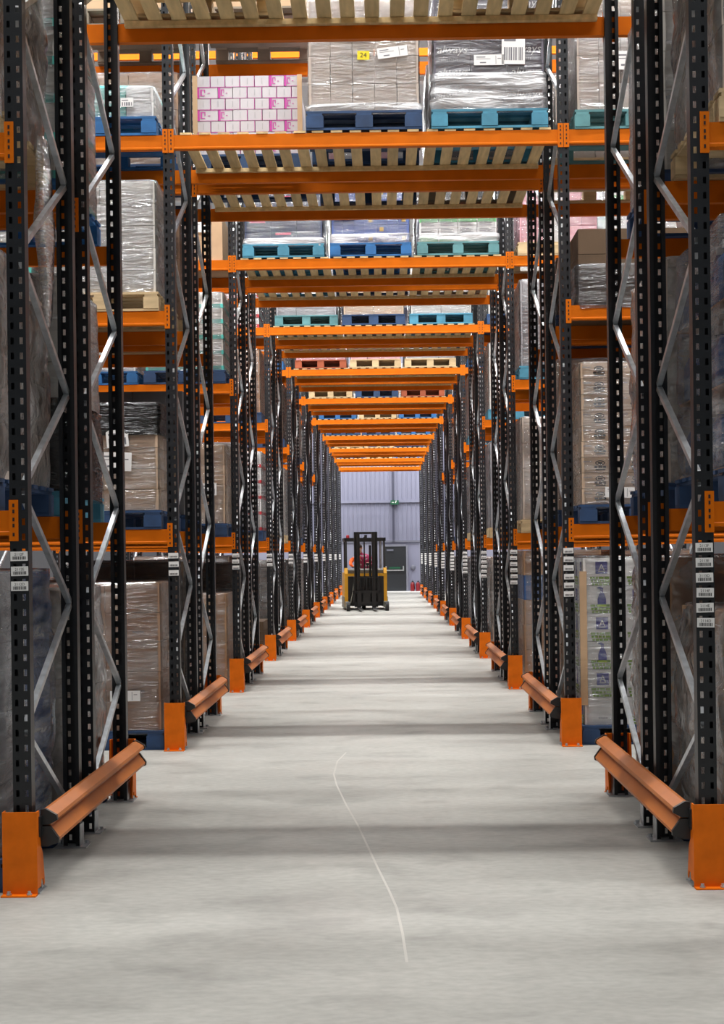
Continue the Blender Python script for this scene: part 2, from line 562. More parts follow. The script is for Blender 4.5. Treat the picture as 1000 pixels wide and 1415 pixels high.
def frame(n, side, rack, outer=False):
    y0 = ry(n) + (CAF if rack == 'A' else CBR)
    o = link('rack_ladder', None, None, (side * HALF * (3 if outer else 1), y0, 0))
    front_first = rack == 'A'
    for k in (0, 1):
        facing_cam = (k == 0) if rack == 'A' else (k == 0)
        u = link('upright', UP, o, (0, BRL * k if rack == 'A' else (CBF - CBR) * k, 0.006), None if k == 0 else (0, 0, math.pi))
        link('foot_plate', FOOT, o, (0, BRL * k, 0))
    sc_ = (BRL if rack == 'A' else CBF - CBR) / BRL
    for i in range(16):
        z0 = .21 + .6 * i
        # inner posts carry the nodes at .2, 1.4 ...; aisle posts those at .8, 2.0 ...
        up_ = (i % 2 == 0)
        if rack == 'A':
            me = BRACE_DN if up_ else BRACE_UP
        else:
            me = BRACE_UP if up_ else BRACE_DN
        bb = link('brace', me, o, (0, 0, z0))
        bb.scale = (1, sc_, 1)
    nrow = 'front' if rack == 'A' else 'rear'
    tag(o, 'black perforated rack ladder with galvanised bracing, %s side, %s half of %s row' % (SIDE[side], nrow, ORD[n]), 'rack upright', 'rack ladders along the tunnel')
    if outer:
        o['label'] = o['label'].replace('black', 'outer black')
    elif rack == 'A':
        k = 3 if side < 0 else 6
        codes = ['2112F', '2112E', '2112D'] if side < 0 else ['2113F', '2113E', '2113D', '2114F', '2114E', '2114D']
        for i in range(k):
            l = link('location_label', LAB, o, (rnd.uniform(-.003, .003), -UD / 2 - .002, 1.672 - .0745 * i), (0, rnd.uniform(-.02, .02), 0))
            if n < 5:
                link('barcode', BARS, l)
            if n == 0:
                if codes[i] not in TXT:
                    TXT[codes[i]] = textmesh('number', codes[i], .019, 'ink')
                link('number', TXT[codes[i]], l, (0, -.0012, .0085))
    return o


CONW, CONH = .046, .205
con = MB().box(-CONW / 2, CONW / 2, -.005, 0, -CONH / 2, CONH / 2)
CON = con.mesh('connector', 'orange_paint')
sl = MB()
for zz in (.075, .045, .005, -.025, -.07):
    sl.box(-.005, .005, -.0062, -.004, zz - .009, zz + .009)
SLOTS = sl.mesh('slots', 'slot_dark')
BEAMC = {}


def beam_mesh(L):
    k = round(L, 3)
    if k not in BEAMC:
        h = BH / 2
        # stepped box section, front toward -Y
        prof = [(-.025, -h), (.025, -h), (.025, h), (-.025, h), (-.025, -h + .022), (-.029, -h + .018), (-.029, -h + .004)]
        m = MB().prism([(-L / 2, y, z) for y, z in prof], (L, 0, 0))
        BEAMC[k] = m.mesh('beam', 'orange_paint')
    return BEAMC[k]


LEVN = ['floor', 'first', 'second', 'third', 'fourth', 'fifth', 'sixth']


def beam(n, where, post, lev):
    """where: -1 / 0 / 1 = left bay, tunnel, right bay; post: Af Ar Br Bf"""
    cy = {'Af': CAF, 'Ar': CAR, 'Br': CBR, 'Bf': CBF}[post]
    out = -1 if post in ('Af', 'Br') else 1               # side of the post the hooks sit on
    L = 2 * HALF - UW - .004
    xc = where * 2 * HALF
    y = ry(n) + cy + out * (UD / 2 - .028)
    o = link('pallet_beam', beam_mesh(L), None, (xc, y, LV[lev] - BH / 2), None if out < 0 else (0, 0, math.pi))
    for s in (-1, 1):
        if where * s > 0 and n > 3:
            continue
        c = link('connector', CON, o, (s * (L / 2 + CONW / 2 - .0005), -(UD / 2 - (UD / 2 - .028)) - .0005, .012))
        if n < 4:
            link('slots', SLOTS, c)
    wh = {-1: 'left bay', 0: 'over the tunnel', 1: 'right bay'}[where]
    ps = {'Af': 'front', 'Ar': 'second', 'Br': 'third', 'Bf': 'rearmost'}[post]
    tag(o, 'orange steel %s beam of the %s rack row, %s level, %s' % (ps, ORD[n], LEVN[lev], wh), 'beam', 'orange pallet beams')
    return o


def deck(n, rack):
    ya, yb = (CAF, CAR) if rack == 'A' else (CBR, CBF)
    y0, y1 = ry(n) + ya - .036, ry(n) + yb + .036
    if rack == 'B':
        pass
    o = link('slat_deck', None, None, (0, (y0 + y1) / 2, LV[3]))
    k = 20
    pitch = (2 * HALF - .14) / k
    if n < 4:
        for i in range(k):
            ww = .098
            box('slat', o, (-HALF + .07 + pitch * (i + .5) + rnd.uniform(-.006, .006), rnd.uniform(-.004, .004), .0105), (ww, y1 - y0, .019), 'deck_wood')
    else:
        m = MB()
        for i in range(k):
            x = -HALF + .07 + pitch * (i + .5)
            m.box(x - .049, x + .049, -(y1 - y0) / 2, (y1 - y0) / 2, .001, .020)
        s = link('slats', m.mesh('slats', 'deck_wood'), o)
        s['kind'] = 'stuff'
    for s in (-1, 1):                                      # battens that hook the deck between the beams
        box('batten', o, (0, s * ((y1 - y0) / 2 - .085), -.019), (2 * HALF - .2, .045, .036), 'deck_wood')
    tag(o, 'slatted pale timber deck over the tunnel, %s half of %s rack row' % ('front' if rack == 'A' else 'rear', ORD[n]), 'deck', 'slatted timber decks')


# column guard, front plate toward -Y, tunnel side toward +X (mirrored by rotation for the other side)
GW, GH = .172, .41
g = MB()
g.box(-GW / 2, GW / 2, 0, .006, .0, GH)
for s in (-1, 1):
    x0, x1 = (s * GW / 2, s * (GW / 2 - .006))
    x0, x1 = min(x0, x1), max(x0, x1)
    g.prism([(x0, .006, .03), (x0, .006, GH), (x0, .05, GH), (x0, .075, .23), (x0, .115, .19), (x0, .15, .03), (x0, .135, .02), (x0, .12, .06), (x0, .08, .06), (x0, .07, .03)], (x1 - x0, 0, 0))
g.box(-GW / 2, GW / 2, -.045, .0, .0, .007)
GUARD = g.mesh('column_guard', 'guard_orange')
bt = MB()
for s in (-1, 1):
    bt.lathe([(.014, 0), (.014, .008), (.009, .009), (.009, .02)], 6, (s * .05, -.022, .007))
BOLT = bt.mesh('anchor_bolt', 'galvanised')
R0, R1 = .10, 2.66
rp_ = [(-.016, .232), (-.016, .405), (.002, .407), (.052, .378), (.056, .360), (.028, .346), (.020, .322), (.062, .264), (.060, .248), (.008, .230)]
RAIL = MB().prism([(x, 0, z) for x, z in rp_], (0, R1 - R0, 0)).mesh('rail', 'rail_orange')
cpu = [(-.021, .334), (-.021, .410), (.004, .412), (.058, .381), (.062, .357), (.02, .334)]
cpl = [(-.021, .227), (-.021, .326), (.024, .326), (.068, .266), (.066, .243), (.010, .225)]
CAPU = MB().prism([(x, 0, z) for x, z in cpu], (0, .026, 0)).mesh('end_cap', 'black_plastic')
CAPL = MB().prism([(x, 0, z) for x, z in cpl], (0, .026, 0)).mesh('end_cap', 'black_plastic')


def barrier(n, side):
    o = link('rack_end_barrier', None, None, (side * HALF, ry(n), 0))
    g1 = link('column_guard', GUARD, o, (0, 0, 0))
    link('anchor_bolt', BOLT, g1)
    if n < 10:
        g2 = link('column_guard', GUARD, o, (0, CBF + .10, 0), (0, 0, math.pi))
        link('anchor_bolt', BOLT, g2)
        rz = 0 if side < 0 else math.pi
        xo = -side * (GW / 2 + .022)
        L = R1 - R0
        ya = R0 if side < 0 else R1
        r = link('rail', RAIL, o, (xo, ya, 0), (0, 0, rz))
        link('end_cap', CAPU, r, (0, -.026, 0)); link('end_cap', CAPL, r, (0, -.026, 0))
        link('end_cap', CAPU, r, (0, L, 0)); link('end_cap', CAPL, r, (0, L, 0))
        box('rail_bracket', o, (-side * (GW / 2 + .002), .07, .33), (.012, .07, .1), 'black_plastic')
        box('rail_bracket', o, (-side * (GW / 2 + .002), CBF + .03, .33), (.012, .07, .1), 'black_plastic')
    tag(o, 'orange rack end barrier with double rail and column guards, %s side of %s row' % (SIDE[side], ORD[n]), 'rack barrier', 'orange rack end barriers')


for n in range(NROW):
    for s in (-1, 1):
        frame(n, s, 'A')
        if n < 10:
            frame(n, s, 'B')
        barrier(n, s)
        if 2 <= n <= 7:
            frame(n, s, 'A', True); frame(n, s, 'B', True)
for n in range(NROW):
    posts = ['Af', 'Ar', 'Br', 'Bf'] if n < 10 else ['Af', 'Ar']
    for p in posts:
        beam(n, 0, p, 3)
        for s in (-1, 1):
            if n < 8:
                beam(n, s, p, 1)
            if n < 7:
                beam(n, s, p, 2)
            if 0 < n < 7 or (n == 0 and p in ('Br', 'Bf')):
                beam(n, s, p, 3)
    deck(n, 'A')
    if n < 10:
        deck(n, 'B')
# upper level seen above the second row
for wv in (-1, 0, 1):
    for p in ('Br', 'Bf'):
        beam(1, wv, p, 4)
    beam(3, wv, 'Af', 6)
# ------------------------------------------------------------------ pallets
PW, PD, PH = 1.0, 1.2, .165
PB = [(-.53, .13), (-.35, .10), (-.175, .10), (0, .13), (.175, .10), (.35, .10), (.53, .13)]
PSIMPLE = {}
PALN = dict(dark_blue='dark blue', mid_blue='bright blue', light_blue='light blue', teal_blue='teal', pallet_wood='bare wood', grey_wood='dark weathered wood', red_wood='red brown')


def pallet(loc, m, label, full, group='pallets in the racking'):
    o = link('pallet', None, None, loc)
    bw = {'dark_blue': .15, 'light_blue': .14}.get(m, .13)
    if full:
        for y, ww in PB:
            box('deck_board', o, (0, y, PH - .011), (PW, ww, .020), m)
        for x in (-1, 0, 1):
            box('stringer_board', o, (x * (PW / 2 - bw / 2), 0, PH - .0315), (bw - .02, PD - .01, .019), m)
            for y in (-1, 0, 1):
                box('block', o, (x * (PW / 2 - bw / 2), y * .53, .0725), (bw, .13, .102), m)
        for y in (-1, 0, 1):
            box('base_board', o, (0, y * .53, .011), (PW, .12, .020), m)
    else:
        if m not in PSIMPLE:
            q = MB()
            for y, ww in PB:
                q.box(-PW / 2, PW / 2, y - ww / 2, y + ww / 2, PH - .021, PH - .001)
            top = q.mesh('deck_boards', m)
            q = MB()
            for y in (-1, 0, 1):
                q.box(-PW / 2, PW / 2, y * .53 - .06, y * .53 + .06, .001, .021)
            bot = q.mesh('base_boards', m)
            PSIMPLE[m] = (top, bot)
        link('deck_boards', PSIMPLE[m][0], o)['kind'] = 'stuff'
        link('base_boards', PSIMPLE[m][1], o)['kind'] = 'stuff'
        for x in (-1, 0, 1):
            box('block', o, (x * (PW / 2 - bw / 2), 0, .0825), (bw, PD - .02, .12), m)
    tag(o, label, 'pallet', group)
    return o


# ------------------------------------------------------------------ stretch film
def film_mesh(wd, dp, h, seed, nu, nv, amp, drop=.03, bulge=.0, m='film_mid'):
    """wrinkled shell round a load: sides and top"""
    hw, hd, r = wd / 2, dp / 2, .045
    segs = [((-hw + r, -hd), (hw - r, -hd), (0, -1)), ((hw, -hd + r), (hw, hd - r), (1, 0)), ((hw - r, hd), (-hw + r, hd), (0, 1)), ((-hw, hd - r), (-hw, -hd + r), (-1, 0))]
    ring = []
    per = nu // 4
    for (a, b_, nn) in segs:
        for i in range(per):
            t = i / (per - 1)
            ring.append((a[0] + (b_[0] - a[0]) * t, a[1] + (b_[1] - a[1]) * t, nn[0], nn[1]))
    N = len(ring)
    v, f = [], []
    off = Vector((seed * 13.7, seed * 7.1, seed * 3.3))
    zs = [-drop + (h + drop + .012) * k / nv for k in range(nv + 1)]
    for z in zs:
        for (x, y, nx_, ny_) in ring:
            p = Vector((x * 2.2, y * 2.2, z * 7.0)) + off
            d = noise.noise(p) * amp + noise.noise(Vector((x * 9, y * 9, z * 3)) + off) * amp * .6
            d += bulge * math.sin(math.pi * min(1, max(0, z / h))) * (.6 + .6 * noise.noise(Vector((x, y, z * 1.3)) + off))
            # strap-like tightening lines
            d -= amp * .8 * max(0, math.sin(z * 17 + x * 1.5 + seed)) ** 8
            v.append((x + nx_ * d, y + ny_ * d, z + noise.noise(p * 1.3) * .006))
    for k in range(nv):
        for i in range(N):
            j = (i + 1) % N
            f.append((k * N + i, k * N + j, (k + 1) * N + j, (k + 1) * N + i))
    last = nv * N
    for fr in (.93, .6, .25):
        s = len(v)
        for i in range(N):
            x, y, z = v[last + i] if False else v[nv * N + i]
            v.append((x * fr, y * fr, h + .014 + noise.noise(Vector((x * fr * 4, y * fr * 4, seed))) * .012))
        for i in range(N):
            j = (i + 1) % N
            f.append((last + i, last + j, s + j, s + i))
        last = s
    f.append(tuple(range(last, last + N)))
    me = bpy.data.meshes.new('film')
    me.from_pydata(v, [], f)
    me.materials.append(MATS[m])
    me.polygons.foreach_set('use_smooth', [True] * len(me.polygons))
    me.update()
    return me


# ------------------------------------------------------------------ printed marks
def plate(pts, m, name='mark'):
    """flat print from XZ polygons, facing -Y"""
    q = MB()
    for poly in pts:
        b_ = len(q.v)
        q.v += [(x, 0, z) for x, z in poly]
        q.f.append(tuple(range(b_, b_ + len(poly))))
    return q.mesh(name, m)


def rect(x0, x1, z0, z1):
    return [(x0, z0), (x1, z0), (x1, z1), (x0, z1)]


def ell(cx, cz, a, b_, n=18):
    return [(cx + a * math.cos(2 * math.pi * i / n), cz + b_ * math.sin(2 * math.pi * i / n)) for i in range(n)]


PR = {}
PR['always'] = textmesh('lettering', 'always', .10, 'paper', shear=.25)
PR['box_code'] = plate([rect(-.07 + .016 * i, -.07 + .016 * i + .009, -.012, .012) for i in range(9)], 'silver')
PR['logo_square'] = plate([rect(-.065, .065, -.065, .065)], 'logo_blue')
PR['logo_letter'] = textmesh('lettering', 'A', .10, 'white')
PR['logo_line'] = plate([rect(-.035, .035, -.044, -.036)], 'white')
rg = random.Random(11)
gp_ = []
for row in range(3):
    x = -.105 + .008 * row
    while x < .10:
        ww = rg.choice((.03, .045, .022))
        gp_.append(rect(x, min(x + ww, .112), .028 - .034 * row, .053 - .034 * row))
        x += ww + .006
PR['green_text'] = plate(gp_, 'logo_green')
PR['bottle'] = plate([[(-.045, -.06), (.045, -.06), (.045, .0), (.03, .05), (.016, .07), (.016, .095), (-.016, .095), (-.016, .07), (-.03, .05), (-.045, .0)]], 'logo_blue')
PR['bottle_base'] = plate([rect(-.045, .045, -.085, -.06)], 'lime')
PR['trigger'] = plate([[(-.02, .10), (.016, .10), (.016, .118), (-.012, .132), (-.045, .125), (-.045, .112), (-.022, .112)]], 'logo_blue')
PR['oval'] = plate([ell(0, .018, .042, .022)], 'ink')
PR['oval_in'] = plate([ell(0, .018, .033, .014)], 'beige')
PR['oval_text'] = plate([rect(-.05, -.022, -.026, -.008), rect(-.016, .02, -.026, -.008), rect(.025, .05, -.026, -.008), rect(-.04, .045, -.044, -.034)], 'ink')
PR['oval_mid'] = plate([rect(-.02, .02, .01, .026)], 'ink')
mg = []
PR['mag_left'] = plate([rect(-.066, -.045, -.054, .054)], 'magenta')
PR['mag_frame'] = plate([rect(-.066, .066, .050, .054), rect(-.066, .066, -.054, -.050)], 'magenta')
PR['mag_hook'] = plate([rect(-.04, -.03, -.03, .035), rect(-.03, -.012, .027, .035), rect(-.016, -.010, .0, .035), rect(-.03, -.012, -.03, -.022), rect(.004, .02, -.006, .001)], 'magenta')
PR['mag_thin'] = plate([rect(.062, .066, -.054, .054), rect(-.066, .066, -.054, -.051)], 'magenta')
PR['mag_line'] = plate([rect(-.002, .002, -.03, .03)], 'silver')
PR['small_text'] = plate([rect(-.05 + .02 * i, -.05 + .02 * i + .015, -.006, .006) for i in range(5)], 'grey_ink')
PR['swirl'] = plate([ell(0, .02, .035, .04, 12), rect(-.035, .035, -.05, -.03)], 'darkbrown')
PR['text_block'] = plate([rect(-.09, .02, .015, .022), rect(-.09, .06, .0, .007), rect(-.09, .04, -.015, -.008), rect(-.09, .07, -.03, -.023)], 'grey_ink')


def mark(o, key, x, y, z, sx=1.0, name='printed_mark', ry_=0):
    q = link(name, PR[key], o, (x, y, z))
    if sx != 1.0:
        q.scale = (sx, 1, sx)
    return q


STK = {}


def sticker(o, x, y, z, kind='A5', rot=0.0):
    dims = {'A5': (.26, .16), 'slip': (.26, .09), 'code': (.19, .15), 'small': (.11, .075), 'yellow': (.105, .075), 'tall': (.2, .28)}[kind]
    s = box('shipping_label', o, (x, y, z), (dims[0], .0015, dims[1]), 'yellow_label' if kind == 'yellow' else 'paper', (0, rot, 0))
    if kind not in STK:
        q = []
        wv, hv = dims
        if kind == 'yellow':
            STK[kind] = textmesh('lettering', '24', .06, 'ink')
        else:
            if kind in ('code', 'tall', 'small'):
                x_ = -wv * .4
                while x_ < wv * .38:
                    ww = rg.choice((.006, .01, .014)); q.append(rect(x_, min(x_ + ww, wv * .4), -hv * .38, hv * .02)); x_ += ww + rg.choice((.006, .01))
                q.append(rect(-wv * .4, wv * .1, hv * .2, hv * .3))
            else:
                q += [rect(-wv * .42, -wv * .12, hv * .24, hv * .32), rect(-wv * .42, wv * .05, hv * .08, hv * .12), rect(-wv * .3, -wv * .1, -hv * .3, -hv * .2),
                      rect(wv * .22, wv * .235, -hv * .4, hv * .4), rect(wv * .28, wv * .4, hv * .1, hv * .16)]
            STK[kind] = plate(q, 'grey_ink', 'print')
    link('label_print', STK[kind], s, (0, -.0012, 0))
    return s


# ------------------------------------------------------------------ loads
KIND = {}
mat('umber', '#5f4b37', .75, var=.1, rand=.1)
mat('palewhite', '#bdb9c0', .7, var=.04, rand=.04)


def kd(name, desc, mat_, nx, ny, nz, film, wd=.97, dp=1.14, cat='carton stack', **k):
    KIND[name] = dict(desc=desc, mat=mat_, nx=nx, ny=ny, nz=nz, film=film, w=wd, d=dp, cat=cat, **k)


kd('brown', 'brown cartons in clear film', 'brown', 2, 3, 5, 'film_light')
kd('brown_tall', 'tall tan carton under clear film', 'tan', 2, 2, 2, 'film_light')
kd('beige', 'beige cartons in clear film', 'beige', 2, 3, 4, 'film_light')
kd('greybeige', 'greyish cardboard cartons in glossy film', 'greybeige', 5, 3, 4, 'film_light', bulge=.0)
kd('grey', 'bulky goods in thick grey film', 'greybeige', 2, 2, 4, 'film_heavy', bulge=.03, cat='wrapped goods')
kd('greytan', 'brown goods in thick wrinkled film', 'tan', 2, 2, 3, 'film_heavy', bulge=.05, cat='wrapped goods')
kd('greyblue', 'blue and grey goods in wrinkled film', 'silver', 2, 2, 4, 'film_mid', bulge=.03, alt='deepblue', cat='wrapped goods')
kd('white', 'pale grey cartons in shiny film', 'offwhite', 2, 3, 5, 'film_mid')
kd('silver', 'silver grey cartons in shiny film', 'silver', 3, 3, 4, 'film_silver')
kd('teal', 'turquoise and white packs in film', 'teal', 4, 2, 2, 'film_mid', alt='white')
kd('tealband', 'pale cartons with turquoise bands in film', 'offwhite', 2, 3, 5, 'film_mid', band='teal')
kd('brand', 'dark printed cartons in silvery film', 'slate', 3, 3, 5, 'film_silver')
kd('pinkwhite', 'white cartons with magenta edges', 'palewhite', 7, 4, 7, None, wd=.98)
kd('logo', 'white cartons with blue logos in film', 'white', 3, 4, 6, 'film_light')
kd('oval', 'flat beige cartons with dark oval logos in film', 'beige', 3, 3, 9, 'film_light')
kd('redwhite', 'white packs with red bands in film', 'white', 2, 3, 5, 'film_mid', band='red')
kd('bluebox', 'small blue boxes with gold marks in film', 'blue', 7, 5, 8, 'film_light')
kd('magazine', 'dark blue printed packs in clear film', 'navy', 3, 3, 6, 'film_light')
kd('greenwhite', 'white boxes with green stripe in film', 'white', 4, 3, 5, 'film_light')
kd('dark', 'dark goods in smoky grey film', 'darkbrown', 2, 2, 3, 'film_grey_dark', bulge=.02, cat='wrapped goods')
kd('darkcarton', 'brown cartons over smoky grey wrapped base', 'umber', 3, 3, 3, None)
kd('blackwrap', 'goods wrapped in black film', 'crate', 2, 2, 2, 'film_black', bulge=.02, cat='wrapped goods')
kd('crates', 'dark plastic crates', 'crate', 2, 3, 3, None)
kd('swirl', 'beige cartons with round dark mark in film', 'beige', 2, 3, 4, 'film_light')
kd('box', 'single large cardboard box', 'cardboard', 1, 1, 1, None)
kd('pinkstack', 'pink and white packs in film', 'pink', 5, 3, 4, 'film_light', alt='white')
kd('brownblue', 'cardboard cartons and a blue tray', 'tan', 2, 2, 5, 'film_light', layer={3: 'deepblue'})
kd('bottles', 'blue bottles packed in wrinkled film', 'blue', 5, 6, 3, 'film_mid', bulge=.02, cat='bottles')
kd('flatred', 'low load of pale red packs', 'pink', 3, 2, 1, 'film_light')
kd('flat', 'low pale load in film', 'offwhite', 2, 2, 2, 'film_mid')

BOT = MB().lathe([(.07, 0), (.085, .015), (.085, .20), (.06, .25), (.03, .28), (.03, .31), (.036, .312), (.036, .345)], 10).mesh('bottle', 'deepblue', True)
BOTCAP = MB().lathe([(.04, .30), (.04, .345)], 8).mesh('cap', 'white')
seedc = [0]


def load(n, where, rack, lev, slot, kind, h, pal, stickers=(), dx=0, dy=0, wrap=None, lowwrap=None, gap=False):
    K = KIND[kind]
    if where == 0:
        xc = -1.07 + 1.07 * slot
    else:
        xc = where * (2.30 + 1.08 * slot)
    xc += dx
    yc = ry(n) + (CAF - .05 + PD / 2 if rack == 'A' else CBF + .05 - PD / 2) + dy
    zb = LV[lev] + (.021 if where == 0 and lev == 3 else .001)
    rk = 'front' if rack == 'A' else 'rear'
    lv = {0: 'on the floor', 1: 'first level', 2: 'second level', 3: 'third level', 4: 'fourth level'}[lev]
    if where == 0:
        place = 'over tunnel, %s, %s %s row' % (('left', 'middle', 'right')[slot], rk, ORD[n])
        if lev == 4:
            place = 'upper ' + place
    else:
        place = '%s bay, %s, %s %s row' % (SIDE[where], lv, rk, ORD[n])
        if slot:
            place = 'outer ' + place
    if pal:
        pallet((xc, yc, zb), pal, '%s pallet %s' % (PALN[pal], place), n <= 2)
    if h <= 0:
        return
    z0 = zb + (PH + .001 if pal else 0)
    o = link({'carton stack': 'carton_load', 'wrapped goods': 'wrapped_load', 'bottles': 'bottle_load'}[K['cat']], None, None, (xc, yc, z0))
    tag(o, '%s, %s' % (K['desc'], place), K['cat'], 'pallet loads in the racking')
    seedc[0] += 1
    sd = seedc[0]
    rr = random.Random(sd)
    wd, dp, nx, ny, nz = K['w'], K['d'], K['nx'], K['ny'], K['nz']
    film = wrap or K['film']
    if film:
        wd, dp = wd - .02, dp - .02
    if n >= 3:
        nx, ny, nz = min(nx, 3), 1, min(nz, 5)
    elif lev == 4 or (rack == 'B' and n >= 1 and kind != 'pinkwhite'):
        ny = 1
    cw, cd_, ch = wd / nx, dp / ny, h / nz
    yf = -dp / 2
    if kind == 'bottles':
        for k in range(nz):
            for j in range(ny):
                for i in range(nx):
                    if 0 < i < nx - 1 and 0 < j < ny - 1:
                        continue
                    bo = link('bottle', BOT, o, (-wd / 2 + cw * (i + .5), yf + cd_ * (j + .5), ch * k + .012))
                    link('cap', BOTCAP, bo)
            box('tray', o, (0, 0, ch * k + .005), (wd, dp, .01), 'tan')
    else:
        for k in range(nz):
            m = K.get('layer', {}).get(k, K['mat'])
            brick = kind in ('pinkwhite',) and k % 2 == 1
            for j in range(ny):
                if ny >= 3 and 0 < j < ny - 1 and nx >= 3:
                    cols = (0, nx - 1)
                else:
                    cols = range(nx)
                for i in cols:
                    mm = m
                    if 'alt' in K and (i * 7 + k * 3 + j + sd) % 3 == 0:
                        mm = K['alt']
                    x = -wd / 2 + cw * (i + .5)
                    cw_ = cw
                    if brick:                               # courses offset by half a carton
                        if i == 0:
                            cw_ = cw * 1.5; x = -wd / 2 + cw * .75
                        elif i == nx - 1:
                            cw_ = cw * .5; x = wd / 2 - cw * .25
                        else:
                            x += cw * .5
                    jx = rr.uniform(-.003, .003) if film or kind == 'crates' else 0
                    box('carton', o, (x + jx, yf + cd_ * (j + .5), ch * (k + .5)), (cw_ - .006, cd_ - .006, ch - .004), mm)
                    front = j == 0
                    if kind == 'box':
                        box('packing_tape', o, (0, -dp / 2 + .002, ch * .5), (.06, .004, ch), 'beige')
                    if n > 2:
                        continue
                    yy = yf - .0015 + .003
                    zz = ch * (k + .5)
                    if kind == 'pinkwhite' and front:
                        i2 = (i + (0 if k % 2 else 5)) % 7
                        s_ = cw_ / .135
                        hot = (i >= 5 and k % 2 == 0) or (i <= 1 and k % 2 == 1)
                        if hot:
                            for key in ('mag_left', 'mag_frame', 'mag_hook'):
                                q = mark(o, key, x, yy - .002, zz); q.scale = (s_, 1, ch / .112)
                        else:
                            for key in ('mag_thin', 'mag_line'):
                                q = mark(o, key, x, yy - .002, zz); q.scale = (s_, 1, ch / .112)
                    elif kind == 'brand' and front:
                        if i != 1 or k == 3:
                            mark(o, 'always', x, yy - .002, zz + .03, name='lettering')
                            mark(o, 'box_code', x - .02, yy - .002, zz - .055)
                    elif kind == 'logo':
                        for (px_, py_, rz, w_) in ([(x, yf - .001, 0, cw)] if front else []) + ([(-wd / 2 * where - where * .001, yf + cd_ * (j + .5), -where * math.pi / 2, cd_)] if (where > 0 and i == 0) or (where < 0 and i == nx - 1) else []):
                            bottle = (i + j + k) % 2 == 0
                            zt = zz + .035
                            if k == 0 and i == 0 and rz == 0:
                                ks = ['small_text']; zt = zz - .06
                            elif bottle:
                                ks = ['bottle', 'bottle_base', 'trigger']
                            else:
                                ks = ['logo_square', 'logo_line', 'logo_letter']
                            for e_, key in enumerate(ks):
                                q = mark(o, key, px_, py_, zt - (.03 if bottle and len(ks) > 1 else 0)); q.rotation_euler = (0, 0, rz); q.scale = (.8, 1, .8)
                                if rz == 0:
                                    q.location.y -= .0006 * (e_ + 1)
                                else:
                                    q.location.x -= where * .0006 * (e_ + 1)
                            if len(ks) > 1:
                                q = mark(o, 'green_text', px_, py_ - (.001 if rz == 0 else 0), zz - .085); q.rotation_euler = (0, 0, rz); q.scale = (.95, 1, .8)
                                if rz:
                                    q.location.x -= where * .001
                    elif kind == 'oval' and front:
                        for e_, key in enumerate(('oval', 'oval_in', 'oval_text', 'oval_mid')):
                            mark(o, key, x, yf - .0005 - .0006 * e_, zz)
                        mark(o, 'box_code', x - cw * .34, yf - .0005, zz + .03, .5)
                    elif kind == 'swirl' and front:
                        mark(o, 'swirl', x + .05, yf - .0008, zz)
                    elif kind == 'bluebox' and front and i in (3, 4, 6) and k % 2 == (0 if i != 4 else 1):
                        box('printed_mark', o, (x, yf + .0005, zz), (.05, .002, .05), 'gold')
                    elif kind == 'magazine' and front:
                        if (i + k) % 3 == 1:
                            box('printed_mark', o, (x, yf + .0005, zz + ch * .36), (cw * .6, .002, .028), 'hotpink')
                        mark(o, 'small_text', x - .03, yf - .0008, zz - .01)
                    elif kind == 'greenwhite' and front:
                        if k in (0, 3):
                            box('printed_mark', o, (x, yf + .0005, zz - ch * .2), (cw - .01, .002, .07), 'green_band')
                        else:
                            mark(o, 'text_block', x, yf - .0008, zz + .02)
                    elif kind == 'brown' and front and i == nx - 1 and k in (1, 3):
                        mark(o, 'small_text', x + .05, yf - .0008, zz - .04)
    if 'band' in K:
        for k in range(nz):
            box('colour_band', o, (0, 0, ch * k + .03), (wd + .006, dp + .006, .05), K['band'])
    if kind == 'pinkwhite':
        for s in (-1, 1):
            box('corner_post', o, (s * (wd / 2 + .008), yf - .008, h / 2), (.045, .02, h), 'cardboard')
    if kind == 'logo':
        box('corner_post', o, (-where * (wd / 2 + .002), yf - .004, h * .52), (.06, .012, h * .8), 'cardboard')
    if film:
        nu, nv = (84, 30) if n <= 1 else ((56, 20) if n == 2 else (32, 10))
        if rack == 'B' and n >= 1:
            nu, nv = 40, 14
        bl = K.get('bulge', .004)
        link('film_wrap', film_mesh(wd + .022, dp + .022, h, sd, nu, nv, .007 + .35 * bl, .035 if pal and n <= 1 else .0, bl, film), o)
    if lowwrap:
        link('film_band', film_mesh(wd + .05, dp + .05, lowwrap[1], sd + 50, 64, 14, .014, .03, .01, lowwrap[0]), o, (0, 0, lowwrap[2] if len(lowwrap) > 2 else 0))
    for (u, v_, kk, ro) in stickers:
        sticker(o, u, yf - .026, v_, kk, ro)
    return o


L_, R_, T_ = -1, 1, 0
# first row: only the tunnel-side column of each bay shows
load(0, L_, 'A', 0, 0, 'greyblue', 1.42, 'dark_blue')
load(0, L_, 'A', 1, 0, 'grey', 1.15, 'dark_blue')
lo_ = load(0, L_, 'A', 2, 0, 'grey', 1.25, 'pallet_wood')
hf = MB()                                                   # torn film hanging down from this load
NS = 14
for k in range(19):
    t_ = k / 18
    rr_ = (.05 + .07 * math.sin(math.pi * min(1, t_ * .9 + .1))) * (1 if t_ < .95 else .6)
    for i in range(NS):
        a_ = 2 * math.pi * i / NS
        w_ = 1 + .35 * noise.noise(Vector((math.cos(a_) * 2, math.sin(a_) * 2, t_ * 5)))
        hf.v.append((.535 + .02 * t_ + .35 * rr_ * w_ * math.cos(a_), .27 + rr_ * w_ * math.sin(a_), .05 - 1.05 * t_))
for k in range(18):
    for i in range(NS):
        j = (i + 1) % NS
        hf.f.append((k * NS + i, k * NS + j, (k + 1) * NS + j, (k + 1) * NS + i))
link('loose_film', hf.mesh('loose_film', 'film_mid', True), lo_)
